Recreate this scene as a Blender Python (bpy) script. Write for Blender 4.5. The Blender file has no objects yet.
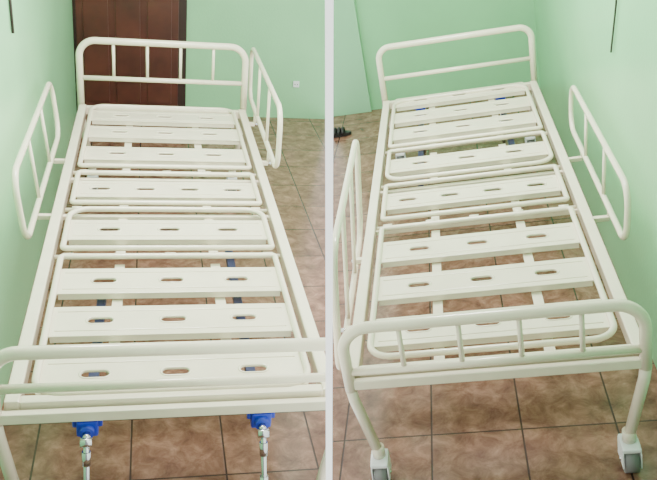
import bpy, bmesh, math
import numpy as np
from mathutils import Matrix, Vector
W=0.95
# ---------------------------------------------------------------- SOLVER
def rotv(w):
    t=np.linalg.norm(w)
    if t<1e-12: return np.eye(3)
    k=w/t;K=np.array([[0,-k[2],k[1]],[k[2],0,-k[0]],[-k[1],k[0],0]])
    return np.eye(3)+np.sin(t)*K+(1-np.cos(t))*K@K
th=np.radians(35)
R0=np.array([[1,0,0],[0,-np.sin(th),-np.cos(th)],[0,np.cos(th),-np.sin(th)]])
def Ry(a): return np.array([[np.cos(a),0,np.sin(a)],[0,1,0],[-np.sin(a),0,np.cos(a)]])
LP=22
NB=32
def blk(x,side):
    o=1 if side=='L' else 1+NB
    return x[o:o+NB]
def cams(x):
    a=blk(x,'L');b=blk(x,'R')
    return Ry(-.3)@R0@rotv(a[26:29]),a[29:32],Ry(.3)@R0@rotv(b[26:29]),b[29:32]
def res(x,wt,detail=False):
    o=[];lab=[]
    RL,tL,RR,tR=cams(x);f=x[0]
    def add(v,l,w=1):
        v=np.atleast_1d(v)
        for k in v:o.append(k*w);lab.append((l,int(round(float(k)))))
    Ls=[]
    for side in 'LR':
        q_=blk(x,side);L,H,zHt,zHl,zFt,zFl=q_[:6];s=q_[6:14];A=q_[14:20];B=q_[20:26];Ls.append(L)
        def P(p):
            p=np.array(p,float)
            if side=='R': p=np.array([W-p[0],L-p[1],p[2]]);c=RR@p+tR
            else: c=RL@p+tL
            z=max(c[2],.05)
            return np.array([328.5+f*c[0]/z,240+f*c[1]/z])
        def pt(p,q,l,w=1): add(P(p)-np.array(q),side+l,w)
        def ln(a,b,qs,l,w=1):
            a=P(a);b=P(b);d=b-a;n=np.array([-d[1],d[0]])/np.linalg.norm(d)
            for q in qs: add(float(n@(np.array(q)-a)),side+l,w)
        if side=='L':
            ln([0,0,0],[0,L,0],[(82,107),(60,185),(40,265),(22,330),(3,400)],'rail0')
            ln([W,0,0],[W,L,0],[(240,105),(262,167),(285,232),(306,292),(323,340)],'railW')
            ln([0,0,0],[W,0,0],[(5,402),(320,399)],'foot',1.5)
            ln([0,L,0],[W,L,0],[(90,104),(235,104)],'head')
            ln([0,L,zHt],[W,L,zHt],[(95,43),(225,44)],'Htop')
            ln([0,L,zHl],[W,L,zHl],[(84,80),(238,81)],'Hlow')
            ln([0,0,zFt],[W,0,zFt],[(10,353),(315,345)],'Ftop',1.5)
            ln([0,0,zFl],[W,0,zFl],[(100,384),(250,382)],'Flow',.5)
            ln([0,L,0],[0,L,zHt],[(76,60)],'post');ln([W,L,0],[W,L,zHt],[(243,62)],'post')
            ln([0.06,.03,0],[.06,.03,-H],[(28,478)],'leg',.3);ln([W-.06,.03,0],[W-.06,.03,-H],[(313,478)],'leg',.3)
            vs=[368,316,277,227,187,152,131,115];us=[168,168,167,165,163,162,161,161]
        else:
            ln([W,0,0],[W,L,0],[(393,92),(372,195),(352,300)],'railW')
            ln([0,0,0],[0,L,0],[(533,86),(580,192),(610,258),(633,310)],'rail0')
            ln([0,L,0],[W,L,0],[(340,382),(645,347)],'head',1.5)
            ln([0,0,0],[W,0,0],[(400,89),(528,85)],'foot',1.3)
            ln([0,L,zHt],[W,L,zHt],[(370,331),(600,303)],'Htop',2)
            ln([0,L,zHl],[W,L,zHl],[(405,370),(603,350)],'Hlow')
            ln([0,0,zFt],[W,0,zFt],[(400,38),(525,34)],'Ftop',1.3)
            ln([0,0,zFl],[W,0,zFl],[(392,70),(530,66)],'Flow')
            ln([0,0,0],[0,0,zFt],[(534,52)],'post');ln([W,0,0],[W,0,zFt],[(386,60)],'post')
            ln([0,L,0],[0,L,zHt],[(654,330)],'postn',.5);ln([W,L,0],[W,L,zHt],[(336,350)],'postn',.5)
            pt([W-.06,L-.03,-H],(378,480),'castW',.6);pt([.06,L-.03,-H],(624,456),'cast0',.6)
            vs=[93,108,124,155,190,240,276,320];us=[464,465,467,473,478,485,490,497]
        for k in range(8):
            add((P([W/2,s[k]*L,0])-np.array([us[k],vs[k]]))[1],side+'slat%d'%k)
        y0,y1,xb,zb,xt,zt=A
        q=[(55,76),(8,180),(25,237),(62,160)] if side=='L' else [(563,83),(637,190),(628,238),(567,150)]
        yn,yf=(y0,y1) if side=='L' else (y1,y0)
        pt([xt,yf*L,zt],q[0],'Atopfar',.7);pt([xt,yn*L,zt],q[1],'Atopnear',.6)
        pt([xb,yn*L,zb],q[2],'Abotnear',.5);pt([xb,yf*L,zb],q[3],'Abotfar',.3)
        y0,y1,xb,zb,xt,zt=B
        if side=='L':
            pt([W+xt,y1*L,zt],(249,43),'Btf',.8);pt([W+xt,y0*L,zt],(287,115),'Btn',.5)
            pt([W+xb,y0*L,zb],(280,165),'Bbn',.5);pt([W+xb,y1*L,zb],(246,100),'Bbf',.5)
        else:
            pt([W+xt,y0*L,zt],(357,135),'Btf',1);pt([W+xb,y0*L,zb],(361,240),'Bbf',.5)
        add((A[2]+.06)*60,'p');add((A[3]-.0)*60,'p');add((B[2]-.035)*60,'p');add((B[3])*60,'p');add((A[4]+.09)*40,'p');add((B[4]-.05)*40,'p')
        add((A[5]-.28)*40,'p');add((B[5]-.3)*40,'p');add((B[0]-.62)*30,'p');add((B[1]-.98)*60,'p')
        add((L-2.1)*LP,'Lprior');add((H-.55)*60,'Hp')
    add((Ls[0]-Ls[1])*20,'LL')
    add((RL[:,2]-RR[:,2])*wt,'tilt')
    if detail: return np.array(o),lab,np.degrees(np.arccos(RL[:,2]@RR[:,2]))
    return np.array(o)
def solve(wt,x):
    lam=1e-2;r=res(x,wt);c=r@r
    for it in range(80):
        J=np.empty((len(r),len(x)))
        for i in range(len(x)):
            h=1e-5*max(1,abs(x[i]));y=x.copy();y[i]+=h;J[:,i]=(res(y,wt)-r)/h
        D=J.T@J
        for t in range(8):
            dx=-np.linalg.solve(D+lam*np.diag(np.diag(D)+1e-6),J.T@r)
            r2=res(x+dx,wt);c2=r2@r2
            if c2<c: x=x+dx;r=r2;d=c-c2;c=c2;lam*=.3;break
            lam*=4
        else: break
        if d<1e-2: break
    return x,c
com=[2.5,.55,.27,.1,.25,.1]+[.05,.153,.253,.41,.56,.725,.83,.928]+[.4,.72,-.08,.02,-.12,.3]+[.67,.97,.03,.02,.08,.35]
x0=np.array([700]+com+[-.0267, -.0124, -.024, -.8898, .4758, 1.7483]+com+[.0278, -.0277, .1305, .0756, .4787, 2.1904])
X,c=solve(80,x0)
# ---------------------------------------------------------------- FRAMES
F=X[0]
def prm(side):
    q=[float(v) for v in blk(X,side)]
    return dict(L=q[0],H=q[1],zHt=q[2],zHl=q[3],zFt=q[4],zFl=q[5],S=q[6:14],GA=q[14:20],GB=q[20:26])
PL=prm('L');PR=prm('R')
RL,tL,RR,tR=cams(X)
up=RL[:,2]+RR[:,2];up[0]=0;up/=np.linalg.norm(up)
ex=np.array([1.,0,0]);ey=np.cross(up,ex)
C=np.array([ex,ey,up])
def m4(R,t):
    M=Matrix.Identity(4)
    for i in range(3):
        for j in range(3): M[i][j]=float(R[i][j])
        M[i][3]=float(t[i])
    return M
ML=m4(C@RL,C@tL)@Matrix.Translation((0,0,-PL['H']));MR=m4(C@RR,C@tR)@Matrix.Translation((0,0,-PR['H']))
zl=(ML@Vector((W/2,1.2,0))).z;zr=(MR@Vector((W/2,1.2,0))).z
cam_h=-(zl+zr)/2
T=Matrix.Translation((0,0,cam_h))
ML=T@ML;MR=T@MR
camloc=Vector((0,0,cam_h))
cam=bpy.data.cameras.new("camera");co=bpy.data.objects.new("camera",cam);bpy.context.collection.objects.link(co)
co.matrix_world=T@m4(C@np.diag([1,-1,-1]),[0,0,0])
cam.sensor_width=36;cam.lens=float(F)*36/657;cam.clip_start=.05
bpy.context.scene.camera=co
def ray(u,v):
    return Vector((C@np.array([(u-328.5)/F,(v-240)/F,1.])).tolist())
def hit(M,u,v,axis,val):
    Mi=M.inverted();o=Mi@camloc;d=(Mi.to_3x3()@ray(u,v))
    t=(val-o[axis])/d[axis]
    return o+d*t
# ---------------------------------------------------------------- MATERIALS
def srgb(r,g,b):
    def f(c):
        c/=255
        return c/12.92 if c<=.04045 else ((c+.055)/1.055)**2.4
    return (f(r),f(g),f(b),1)
def mat(name,col,rough=.4,metal=0,noise=.06,nscale=6,bump=0,coat=0,emit=0):
    m=bpy.data.materials.new(name);m.use_nodes=True;nt=m.node_tree;b=nt.nodes['Principled BSDF']
    b.inputs['Roughness'].default_value=rough;b.inputs['Metallic'].default_value=metal
    b.inputs['Coat Weight'].default_value=coat
    if emit: b.inputs['Emission Color'].default_value=(1,1,1,1);b.inputs['Emission Strength'].default_value=emit
    tc=nt.nodes.new('ShaderNodeTexCoord');n=nt.nodes.new('ShaderNodeTexNoise')
    n.inputs['Scale'].default_value=nscale;n.inputs['Detail'].default_value=4
    nt.links.new(tc.outputs['Object'],n.inputs['Vector'])
    r=nt.nodes.new('ShaderNodeValToRGB')
    c1=tuple(max(0,x*(1-noise)) for x in col[:3])+(1,);c2=tuple(min(1,x*(1+noise)) for x in col[:3])+(1,)
    r.color_ramp.elements[0].position=.3;r.color_ramp.elements[1].position=.7
    r.color_ramp.elements[0].color=c1;r.color_ramp.elements[1].color=c2
    nt.links.new(n.outputs['Fac'],r.inputs['Fac']);nt.links.new(r.outputs['Color'],b.inputs['Base Color'])
    if bump:
        bp=nt.nodes.new('ShaderNodeBump');bp.inputs['Strength'].default_value=bump;bp.inputs['Distance'].default_value=.01
        n2=nt.nodes.new('ShaderNodeTexNoise');n2.inputs['Scale'].default_value=60
        nt.links.new(tc.outputs['Object'],n2.inputs['Vector'])
        nt.links.new(n2.outputs['Fac'],bp.inputs['Height']);nt.links.new(bp.outputs['Normal'],b.inputs['Normal'])
    return m
M_cream=mat('cream_enamel',srgb(228,217,194),.22,noise=.04,nscale=9,coat=.4)
M_wallL=mat('mint_wall_paint',srgb(142,203,152),.3,noise=.06,nscale=2,bump=.12)
M_wallR=mat('green_wall_paint',srgb(130,198,144),.3,noise=.06,nscale=2,bump=.12)
M_wallP=mat('pale_green_paint',srgb(138,194,152),.4,noise=.03,nscale=2)
M_white_glow=mat('white_glow_paint',srgb(250,250,250),.6,noise=.0,emit=1.6)  # emission keeps the unlit partition edge white; the partition is no lamp
M_door=mat('dark_brown_wood',srgb(78,38,29),.35,noise=.3,nscale=5)
M_doord=mat('darker_brown_wood',srgb(44,23,19),.4,noise=.2,nscale=5)
M_blue=mat('blue_plastic',srgb(35,60,185),.35,noise=.05)
M_navy=mat('steel_blue_metal',srgb(44,52,84),.4,.3,noise=.1)
M_chrome=mat('chrome_metal',srgb(205,205,210),.18,1,noise=.05)
M_black=mat('black_rubber',srgb(30,28,28),.5,noise=.1)
M_grey=mat('grey_rubber',srgb(120,120,120),.5,noise=.1)
M_wheel=mat('white_plastic',srgb(232,234,236),.4,noise=.03)
M_cord=mat('dark_cord',srgb(50,35,35),.5)
def tile_mat(name,shift=(0,0),ts=.33):
    m=bpy.data.materials.new(name);m.use_nodes=True;nt=m.node_tree;N=nt.nodes;K=nt.links.new;b=N['Principled BSDF']
    tc=N.new('ShaderNodeTexCoord');mp=N.new('ShaderNodeMapping');mp.inputs['Location'].default_value=(shift[0],shift[1],0)
    K(tc.outputs['Object'],mp.inputs['Vector'])
    br=N.new('ShaderNodeTexBrick');br.offset=0;br.squash=1
    br.inputs['Scale'].default_value=1;br.inputs['Brick Width'].default_value=ts;br.inputs['Row Height'].default_value=ts
    br.inputs['Mortar Size'].default_value=.004;br.inputs['Mortar Smooth'].default_value=.3
    br.inputs['Color1'].default_value=(.4,.4,.4,1);br.inputs['Color2'].default_value=(.62,.62,.62,1);br.inputs['Mortar'].default_value=(.5,.5,.5,1)
    K(mp.outputs['Vector'],br.inputs['Vector'])
    n=N.new('ShaderNodeTexNoise');n.inputs['Scale'].default_value=12;n.inputs['Detail'].default_value=8;n.inputs['Roughness'].default_value=.7;n.inputs['Distortion'].default_value=.5
    K(tc.outputs['Object'],n.inputs['Vector'])
    r=N.new('ShaderNodeValToRGB');e=r.color_ramp.elements
    e[0].position=.32;e[0].color=srgb(92,60,47);e[1].position=.72;e[1].color=srgb(168,130,108)
    k=e.new(.5);k.color=srgb(128,92,74)
    K(n.outputs['Fac'],r.inputs['Fac'])
    mx=N.new('ShaderNodeMix');mx.data_type='RGBA';mx.blend_type='OVERLAY';mx.inputs['Factor'].default_value=.4
    K(r.outputs['Color'],mx.inputs[6]);K(br.outputs['Color'],mx.inputs[7])
    m2=N.new('ShaderNodeMix');m2.data_type='RGBA';K(br.outputs['Fac'],m2.inputs['Factor'])
    K(mx.outputs[2],m2.inputs[6]);m2.inputs[7].default_value=srgb(56,40,34)
    K(m2.outputs[2],b.inputs['Base Color']);b.inputs['Roughness'].default_value=.2
    bp=N.new('ShaderNodeBump');bp.invert=True;bp.inputs['Strength'].default_value=.4;bp.inputs['Distance'].default_value=.003
    K(br.outputs['Fac'],bp.inputs['Height']);K(bp.outputs['Normal'],b.inputs['Normal'])
    return m
M_floorL=tile_mat('brown_tile',(0,.05));M_floorR=tile_mat('brown_ceramic_tile',(.1,.1))
# ---------------------------------------------------------------- MESH BUILDER
class B:
    def __init__(s): s.v=[];s.f=[];s.m=[];s.sm=[]
    def raw(s,v,f,mi=0,sm=False):
        o=len(s.v);s.v+= [tuple(p) for p in v]
        for q in f: s.f.append([o+i for i in q]);s.m.append(mi);s.sm.append(sm)
    def box(s,a,b,mi=0,bev=.0):
        bm=bmesh.new();bmesh.ops.create_cube(bm,size=1)
        c=[(a[i]+b[i])/2 for i in range(3)];d=[abs(b[i]-a[i]) for i in range(3)]
        for v in bm.verts: v.co=Vector((c[0]+v.co.x*d[0],c[1]+v.co.y*d[1],c[2]+v.co.z*d[2]))
        if bev: bmesh.ops.bevel(bm,geom=bm.edges[:],offset=min(bev,min(d)*.45),segments=2,affect='EDGES',profile=.6)
        bm.verts.index_update()
        s.raw([v.co[:] for v in bm.verts],[[v.index for v in f.verts] for f in bm.faces],mi);bm.free()
    def tube(s,pts,r,mi=0,seg=14,closed=False,cap=True):
        pts=[Vector(p) for p in pts];n=len(pts)
        T=[]
        for i in range(n):
            if closed: t=(pts[(i+1)%n]-pts[i-1])
            else: t=pts[min(i+1,n-1)]-pts[max(i-1,0)]
            T.append(t.normalized())
        a=Vector((0,0,1)) if abs(T[0].z)<.9 else Vector((1,0,0))
        nrm=(a-T[0]*a.dot(T[0])).normalized();vs=[]
        rr=r if isinstance(r,(list,tuple)) else [r]*n
        for i in range(n):
            if i:
                q=T[i-1].rotation_difference(T[i]);nrm=q@nrm;nrm=(nrm-T[i]*nrm.dot(T[i])).normalized()
            bn=T[i].cross(nrm)
            for k in range(seg):
                an=2*math.pi*k/seg;vs.append(pts[i]+(nrm*math.cos(an)+bn*math.sin(an))*rr[i])
        fs=[]
        for i in range(n if closed else n-1):
            j=(i+1)%n
            for k in range(seg):
                fs.append([i*seg+k,i*seg+(k+1)%seg,j*seg+(k+1)%seg,j*seg+k])
        s.raw(vs,fs,mi,True)
        if cap and not closed:
            o=len(s.v)-n*seg
            s.f.append([o+k for k in range(seg)][::-1]);s.m.append(mi);s.sm.append(False)
            s.f.append([o+(n-1)*seg+k for k in range(seg)]);s.m.append(mi);s.sm.append(False)
    def cyl(s,a,b,r,mi=0,seg=20): s.tube([a,b],r,mi,seg)
    def plate(s,x0,x1,y0,y1,z,holes,th=.003,mi=0,cr=.008,hl=.084,hw=.0175):
        cu=bpy.data.curves.new('t','CURVE');cu.dimensions='2D';cu.fill_mode='BOTH';cu.extrude=th/2;cu.bevel_depth=.0015;cu.bevel_resolution=1
        def spl(p):
            sp=cu.splines.new('POLY');sp.points.add(len(p)-1)
            for i,q in enumerate(p): sp.points[i].co=(q[0],q[1],0,1)
            sp.use_cyclic_u=True
        def arc(cx,cy,r,a0,a1,n): return [(cx+r*math.cos(a0+(a1-a0)*i/n),cy+r*math.sin(a0+(a1-a0)*i/n)) for i in range(n+1)]
        pi=math.pi
        spl(arc(x1-cr,y1-cr,cr,0,pi/2,4)+arc(x0+cr,y1-cr,cr,pi/2,pi,4)+arc(x0+cr,y0+cr,cr,pi,1.5*pi,4)+arc(x1-cr,y0+cr,cr,1.5*pi,2*pi,4))
        cy=(y0+y1)/2
        for hx in holes:
            spl(arc(hx+hl/2-hw,cy,hw,-pi/2,pi/2,8)+arc(hx-hl/2+hw,cy,hw,pi/2,1.5*pi,8))
        ob=bpy.data.objects.new('t',cu);bpy.context.collection.objects.link(ob)
        dg=bpy.context.evaluated_depsgraph_get();me=bpy.data.meshes.new_from_object(ob.evaluated_get(dg))
        s.raw([(v.co.x,v.co.y,v.co.z+z) for v in me.vertices],[list(p.vertices) for p in me.polygons],mi)
        bpy.data.objects.remove(ob);bpy.data.curves.remove(cu)
        for yy in (y0+.0015,y1-.0015): s.box((x0+cr,yy-.0015,z-.022),(x1-cr,yy+.0015,z),mi)
        q=(y1-y0)*.17
        for yy in (y0+q,y1-q): s.box((x0+.02,yy-.003,z),(x1-.02,yy+.003,z+.0055),mi,.0018)
        for hx in holes:
            p=arc(hx+hl/2-hw,cy,hw+.003,-pi/2,pi/2,8)+arc(hx-hl/2+hw,cy,hw+.003,pi/2,1.5*pi,8)
            s.tube([(a,b,z+.002) for a,b in p],.004,mi,6,closed=True)
def fillet(pts,r,n=8,closed=False):
    pts=[Vector(p) for p in pts];out=[];N=len(pts)
    for i in range(N):
        if not closed and i in (0,N-1): out.append(pts[i]);continue
        a,b,c=pts[i-1],pts[i],pts[(i+1)%N]
        u=(a-b);v=(c-b);rr=r[i] if isinstance(r,(list,tuple)) else r
        d=min(rr,u.length*.48,v.length*.48);u.normalize();v.normalize()
        ang=u.angle(v)
        if ang>3.13: out.append(b);continue
        half=ang/2
        ctr=b+(u+v).normalized()*(d/math.cos(half))
        e0=(b+u*d-ctr);e1=(b+v*d-ctr);tot=e0.angle(e1);ax=e0.cross(e1).normalized()
        for k in range(n+1): out.append(ctr+Matrix.Rotation(tot*k/n,3,ax)@e0)
    return out
ALL=[]
def obj(b,name,mats,M=None,parent=None,side=None,**props):
    me=bpy.data.meshes.new(name);me.from_pydata(b.v,[],b.f);me.update()
    for m in mats: me.materials.append(m)
    for p,mi,sm in zip(me.polygons,b.m,b.sm): p.material_index=mi;p.use_smooth=sm
    bm=bmesh.new();bm.from_mesh(me);bmesh.ops.recalc_face_normals(bm,faces=bm.faces);bm.to_mesh(me);bm.free()
    o=bpy.data.objects.new(name,me);bpy.context.collection.objects.link(o)
    if parent: o.parent=parent
    if M is not None: o.matrix_world=M
    for k,v in props.items(): o[k]=v
    ALL.append((o,side));return o
def wbox(name,a,b,m,M,side,bev=0,**p):
    bb=B();bb.box(a,b,0,bev);return obj(bb,name,[m],M,None,side,**p)
# ---------------------------------------------------------------- BED
def build_bed(M,side,pr_,label):
    L,H,zHt,zHl,zFt,zFl,S,GA,GB=[pr_[k] for k in ('L','H','zHt','zHl','zFt','zFl','S','GA','GB')]
    E=bpy.data.objects.new('hospital_bed',None);bpy.context.collection.objects.link(E);E.matrix_world=M
    E['label']=label;E['category']='bed'
    def part(b,name,mats,parent=E,**p): return obj(b,name,mats,None,parent,side,**p)
    def Z(z): return z+H
    cm=[M_cream]
    b=B();rw=.042
    b.box((0,.02,Z(-.055)),(rw,L-.02,Z(0)),0,.006)
    b.box((W-rw,.02,Z(-.055)),(W,L-.02,Z(0)),0,.006)
    for y in (.02,L-.02-.035): b.box((rw-.002,y,Z(-.05)),(W-rw+.002,y+.035,Z(-.004)),0,.006)
    for s in (.475,.62):
        b.box((rw-.002,s*L-.012,Z(-.05)),(W-rw+.002,s*L+.012,Z(-.03)),0,.004)
    part(b,'bed_frame',cm)
    def end(y,zt,zl,name,bal,rad,xo):
        b=B();r=.0195;x0=xo;x1=W-xo
        b.tube(fillet([(x0,y,Z(-.06)),(x0,y,Z(zt)),(x1,y,Z(zt)),(x1,y,Z(-.06))],rad,10),r)
        b.cyl((x0,y,Z(zl)),(x1,y,Z(zl)),.0135)
        for t in bal: b.cyl((x0+(x1-x0)*t,y,Z(zl)),(x0+(x1-x0)*t,y,Z(zt)),.0085)
        b.box((x0+.01,y-.012,Z(-.055)),(x1-.01,y+.012,Z(-.022)),0,.003)
        part(b,name,cm)
    xoh=.01;xof=-.022 if side=='L' else .01
    end(L,zHt,zHl,'headboard',(.2,.4,.6,.8),.09,xoh)
    end(0,zFt,zFl,'footboard',(),.075,xof)
    for y,sg,xo in ((0,1,xof),(L,-1,xoh)):
        for x,inn in ((xo,1),(W-xo,-1)):
            xb=x+inn*.05;yb=y+sg*.01
            b=B();b.tube([(x,y,Z(-.058)),(x+inn*.004,y,Z(-.1)),(xb,yb,.13)],.0185)
            b.cyl((xb,yb,.115),(xb,yb,.155),.022)
            lg=part(b,'leg',cm)
            x_,y_=xb,yb
            b=B()
            b.cyl((x_,y_,.1),(x_,y_,.135),.02,0)
            pr=[(-.035,.035),(-.03,.09),(-.01,.112),(.025,.112),(.05,.09),(.055,.04)]
            for dx in (-.030,.026):
                vs=[(x_+dx,y_+a,c) for a,c in pr]+[(x_+dx+.004,y_+a,c) for a,c in pr];n=len(pr)
                b.raw(vs,[list(range(n)),list(range(2*n-1,n-1,-1))]+[[i,(i+1)%n,n+(i+1)%n,n+i] for i in range(n)],0)
            b.box((x_-.030,y_-.036,.098),(x_+.030,y_+.05,.114),0,.006)
            b.box((x_-.030,y_-.036,.055),(x_+.030,y_-.03,.105),0,.002)
            cx=y_+.012
            b.cyl((x_-.022,cx,.05),(x_+.022,cx,.05),.05,1,24);b.cyl((x_-.0235,cx,.05),(x_+.0235,cx,.05),.034,0,24)
            b.cyl((x_-.034,cx,.05),(x_+.034,cx,.05),.009,2,12)
            part(b,'caster',[M_wheel,M_grey,M_chrome],lg,label='white swivel caster with grey wheel')
    xi0,xi1=.072,W-.072;sw=(.064 if side=='L' else .060)*L/2
    def holes(n):
        a,c=(.25,.75) if n==3 else (.19,.81)
        return [W*(a+(c-a)*i/(n-1)) for i in range(n)]
    def section(y0,y1,slats,rn,rf,n=3):
        b=B();zt=Z(-.006)
        b.tube(fillet([(xi0,y0,zt),(xi1,y0,zt),(xi1,y1,zt),(xi0,y1,zt)],[rn,rn,rf,rf],8,True),.0115,0,12,closed=True)
        for s in slats: b.plate(xi0+.006,xi1-.006,s*L-sw,s*L+sw,Z(-.014),holes(n))
        for xx in (.3*W,.68*W): b.box((xx-.018,y0,Z(-.048)),(xx+.018,y1,Z(-.042)),0,.001)
        part(b,'platform_section',cm)
    a=(S[2]+S[3])/2;c1=(S[3]+S[4])/2;d=(S[4]+S[5])/2
    section(max(.020,S[0]-.048)*L,(a-.012)*L,S[0:3],.08,.015)
    section((a+.012)*L,(c1-.008)*L,S[3:4],.015,.08)
    section((c1+.016)*L,(d-.018)*L,S[4:5],.012,.012,4)
    section((d+.014)*L,(S[7]+.055)*L,S[5:8],.015,.08)
    b=B()
    for s in (a,c1+.004,d-.002):
        b.cyl((.045,s*L,Z(-.026)),(W-.045,s*L,Z(-.026)),.0085)
        for xx in (.1,.3,.5,.7,.9): b.cyl((xx*W-.02,s*L,Z(-.022)),(xx*W+.02,s*L,Z(-.022)),.0125)
    part(b,'hinge_bar',cm)
    def guard(X0,g):
        y0,y1,xb,zb,xt,zt=g;y0*=L;y1*=L
        def q(t,h): return (X0+xb+(xt-xb)*h,y0+(y1-y0)*t,Z(zb+(zt-zb)*h))
        b=B()
        b.tube(fillet([q(0,0),q(1,0),q(1,1),q(0,1)],.09,8,True),.0125,0,12,closed=True)
        for t in (.33,.66): b.cyl(q(t,0),q(t,1),.008)
        sg=-1 if X0==0 else 1
        for t in (.25,.75):
            p=q(t,0);b.box((min(p[0],X0-sg*.01),p[1]-.012,Z(-.04)),(max(p[0],X0+sg*.003),p[1]+.012,Z(-.02)),0,.003)
            b.cyl((p[0],p[1],Z(-.03)),p,.008)
            b.cyl((p[0]-sg*.005,p[1],Z(-.03)),(p[0]+sg*.016,p[1],Z(-.03)),.007,1)
        part(b,'guard_rail',[M_cream,M_chrome])
    guard(0,GA);guard(W,GB)
    for xx,dxr in ((.235,-.006),(.76,.02)):
        b=B();b.box((xx*W-.016,.03,Z(-.13)),(xx*W+.016,.8 if xx<.5 else 1.15,Z(-.105)),0,.003)
        part(b,'lift_bar',[M_navy],label='steel blue lift bar')
        E2=bpy.data.objects.new('crank',None);bpy.context.collection.objects.link(E2);E2.parent=E
        b=B();x=xx*W
        b.box((x-.03,-.012,Z(-.11)),(x+.03,.045,Z(-.058)),0,.006);b.box((x-.042,.0,Z(-.085)),(x+.042,.02,Z(-.06)),0,.004)
        b.cyl((x,-.03,Z(-.085)),(x,.0,Z(-.085)),.02,0)
        obj(b,'crank_bracket',[M_blue],None,E2,side,label='blue plastic bracket')
        b=B();b.cyl((x,-.02,Z(-.085)),(x,-.06,Z(-.09)),.011);b.cyl((x-.016,-.06,Z(-.09)),(x+.016,-.06,Z(-.09)),.013)
        def R_(t): return (x+dxr*t,-.06-.05*t,Z(-.09-.36*t))
        b.cyl(R_(0),R_(1),.008);b.cyl(R_(.08),R_(.2),.012);b.cyl(R_(.4),R_(.95),.012)
        obj(b,'crank_rod',[M_chrome],None,E2,side,label='chrome crank rod')
    return E
bedL=build_bed(ML,'L',PL,'cream enamel hospital bed frame with baluster headboard and blue crank brackets')
bedR=build_bed(MR@Matrix.Translation((W,PR['L'],0))@Matrix.Rotation(math.pi,4,'Z'),'R',PR,'cream enamel hospital bed frame on white casters beside green wall')
bedL['group']=bedR['group']='hospital bed frames'
# ---------------------------------------------------------------- ROOMS
gw=max(.15,-PL['GA'][4]+.02,-PR['GA'][4]+.02)
YbL=max(hit(ML,290,118,2,0).y,PL['L']+.05)
YbR=max(hit(MR,350,113,2,0).y,PR['L']+.05)
h=2.6
wbox('floor',(-gw-.1,-1.6,-.05),(3,YbL+.1,0),M_floorL,ML,'L',kind='structure')
wbox('floor',(-3,-1.6,-.05),(W+gw+.1,YbR+.1,0),M_floorR,MR,'R',kind='structure')
wbox('wall_left',(-gw-.1,-1.6,0),(-gw,YbL+.1,h),M_wallL,ML,'L',kind='structure')
wbox('wall_back',(-gw,YbL,0),(3,YbL+.1,h),M_wallL,ML,'L',kind='structure')
wbox('wall_right',(W+gw,-1.6,0),(W+gw+.1,YbR+.1,h),M_wallR,MR,'R',kind='structure')
wbox('wall_back',(-3,YbR,0),(W+gw,YbR+.1,h),M_wallR,MR,'R',kind='structure')
dx0=hit(ML,68,30,1,YbL).x;dx1=hit(ML,186,60,1,YbL).x
b=B();yb=YbL
b.box((dx0,yb-.03,0),(dx1,yb-.002,2.1),1,.004)
fx0,fx1=dx0+.06,dx1-.06
b.box((fx0,yb-.045,0.01),(fx1,yb-.03,2.04),0,.004)
n=3;pw=(fx1-fx0-.05)/n
for i in range(n):
    for z0,z1 in ((.1,.9),(1.0,1.9)):
        b.box((fx0+.05+i*pw,yb-.055,z0),(fx0+i*pw+pw,yb-.044,z1),0,.01)
obj(b,'door_1',[M_door,M_doord],ML,None,'L',kind='structure')
p=hit(ML,296,84,1,YbL)
b=B();b.box((p.x-.025,YbL-.012,p.z-.025),(p.x+.025,YbL-.001,p.z+.025),0,.004);b.cyl((p.x-.01,YbL-.014,p.z),(p.x-.01,YbL-.01,p.z),.004,1);b.cyl((p.x+.01,YbL-.014,p.z),(p.x+.01,YbL-.01,p.z),.004,1)
obj(b,'wall_socket',[M_wheel,M_black],ML,None,'L',label='small white electrical socket on green wall',category='socket')
px=hit(MR,364,60,1,YbR).x
wbox('door_2',(px-.9,YbR-.04,0.0),(px,YbR-.001,2.2),M_wallP,MR,'R',.004,kind='structure')
def cord(M,side,pix,xw,r,lab):
    pts=[hit(M,u,v,0,xw) for u,v in pix];b=B();b.tube(pts,r,0,8)
    obj(b,'hanging_cord',[M_cord],M,None,side,label=lab,category='cord')
cord(ML,'L',[(8,-30),(10,0),(13,33)],-gw+.008,.006,'dark cord hanging on mint green wall')
cord(MR,'R',[(618,-30),(616,5),(611,52)],W+gw-.008,.004,'thin dark cord hanging on green wall')
p=hit(MR,336,136,2,0)
b=B()
n=20;out=[]
for i in range(n):
    a=2*math.pi*i/n;yy=math.cos(a)*.12;xx=math.sin(a)*(.042+.008*math.cos(a));out.append((p.x+yy,p.y+xx))
vs=[(a,c,.002) for a,c in out]+[(a,c,.022) for a,c in out]
b.raw(vs,[list(range(n)),list(range(2*n-1,n-1,-1))]+[[i,(i+1)%n,n+(i+1)%n,n+i] for i in range(n)])
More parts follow.
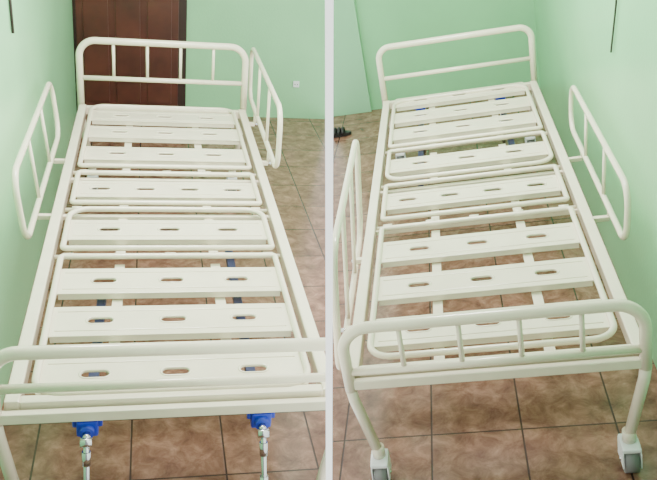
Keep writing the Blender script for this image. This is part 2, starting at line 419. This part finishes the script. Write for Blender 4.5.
for k in (.0,.03,.06):
    b.tube([(p.x+k,p.y-.045,.02),(p.x+k,p.y-.03,.045),(p.x+k,p.y,.055),(p.x+k,p.y+.03,.045),(p.x+k,p.y+.045,.02)],.012)
obj(b,'sandal',[M_black],MR,None,'R',label='black slip-on sandal lying on brown tiles',category='shoe')
b=B();b.box((-.0056,1.1,-.8),(.0056,6.5,2.8),0)
obj(b,'wall_middle',[M_white_glow],Matrix.Translation((.001,0,0)),kind='structure')
# ---------------------------------------------------------------- CLIP
bpy.context.view_layer.update()
for o,side in ALL:
    if side not in('L','R'): continue
    mw=o.matrix_world;xs=[(mw@v.co).x for v in o.data.vertices];lim=.007
    cross=(max(xs)>-lim) if side=='L' else (min(xs)<lim)
    if not cross: continue
    s=-1 if side=='L' else 1
    inv=mw.inverted();pl=inv@Vector((s*lim,0,0));nn=(mw.to_3x3().transposed()@Vector((-s,0,0))).normalized()
    bm=bmesh.new();bm.from_mesh(o.data)
    g=bmesh.ops.bisect_plane(bm,geom=bm.verts[:]+bm.edges[:]+bm.faces[:],plane_co=pl,plane_no=nn,clear_outer=True)
    ed=[e for e in g['geom_cut'] if isinstance(e,bmesh.types.BMEdge)]
    if len(bm.verts)>0:
        try: bmesh.ops.holes_fill(bm,edges=ed)
        except Exception: pass
    nv=len(bm.verts);bm.to_mesh(o.data);bm.free()
    if nv==0: bpy.data.objects.remove(o)
# ---------------------------------------------------------------- LIGHT
w=bpy.data.worlds.new('world');bpy.context.scene.world=w;w.use_nodes=True
w.node_tree.nodes['Background'].inputs[0].default_value=(1,.98,.98,1);w.node_tree.nodes['Background'].inputs[1].default_value=.55
def area(name,M,loc,size,e,col=(1,1,1)):
    l=bpy.data.lights.new(name,'AREA');l.shape='RECTANGLE';l.size=size[0];l.size_y=size[1];l.energy=e;l.color=col
    o=bpy.data.objects.new(name,l);bpy.context.collection.objects.link(o);o.matrix_world=M@Matrix.Translation(loc);return o
area('added_overhead_fill',ML,(W/2,1.3,2.5),(.6,.8),88,(1,.98,.96))  # both overhead area lamps are added for soft shadows, no real fixture
area('added_overhead_fill',MR,(W/2-.1,1.6,2.5),(.6,.8),92,(1,.98,.96))
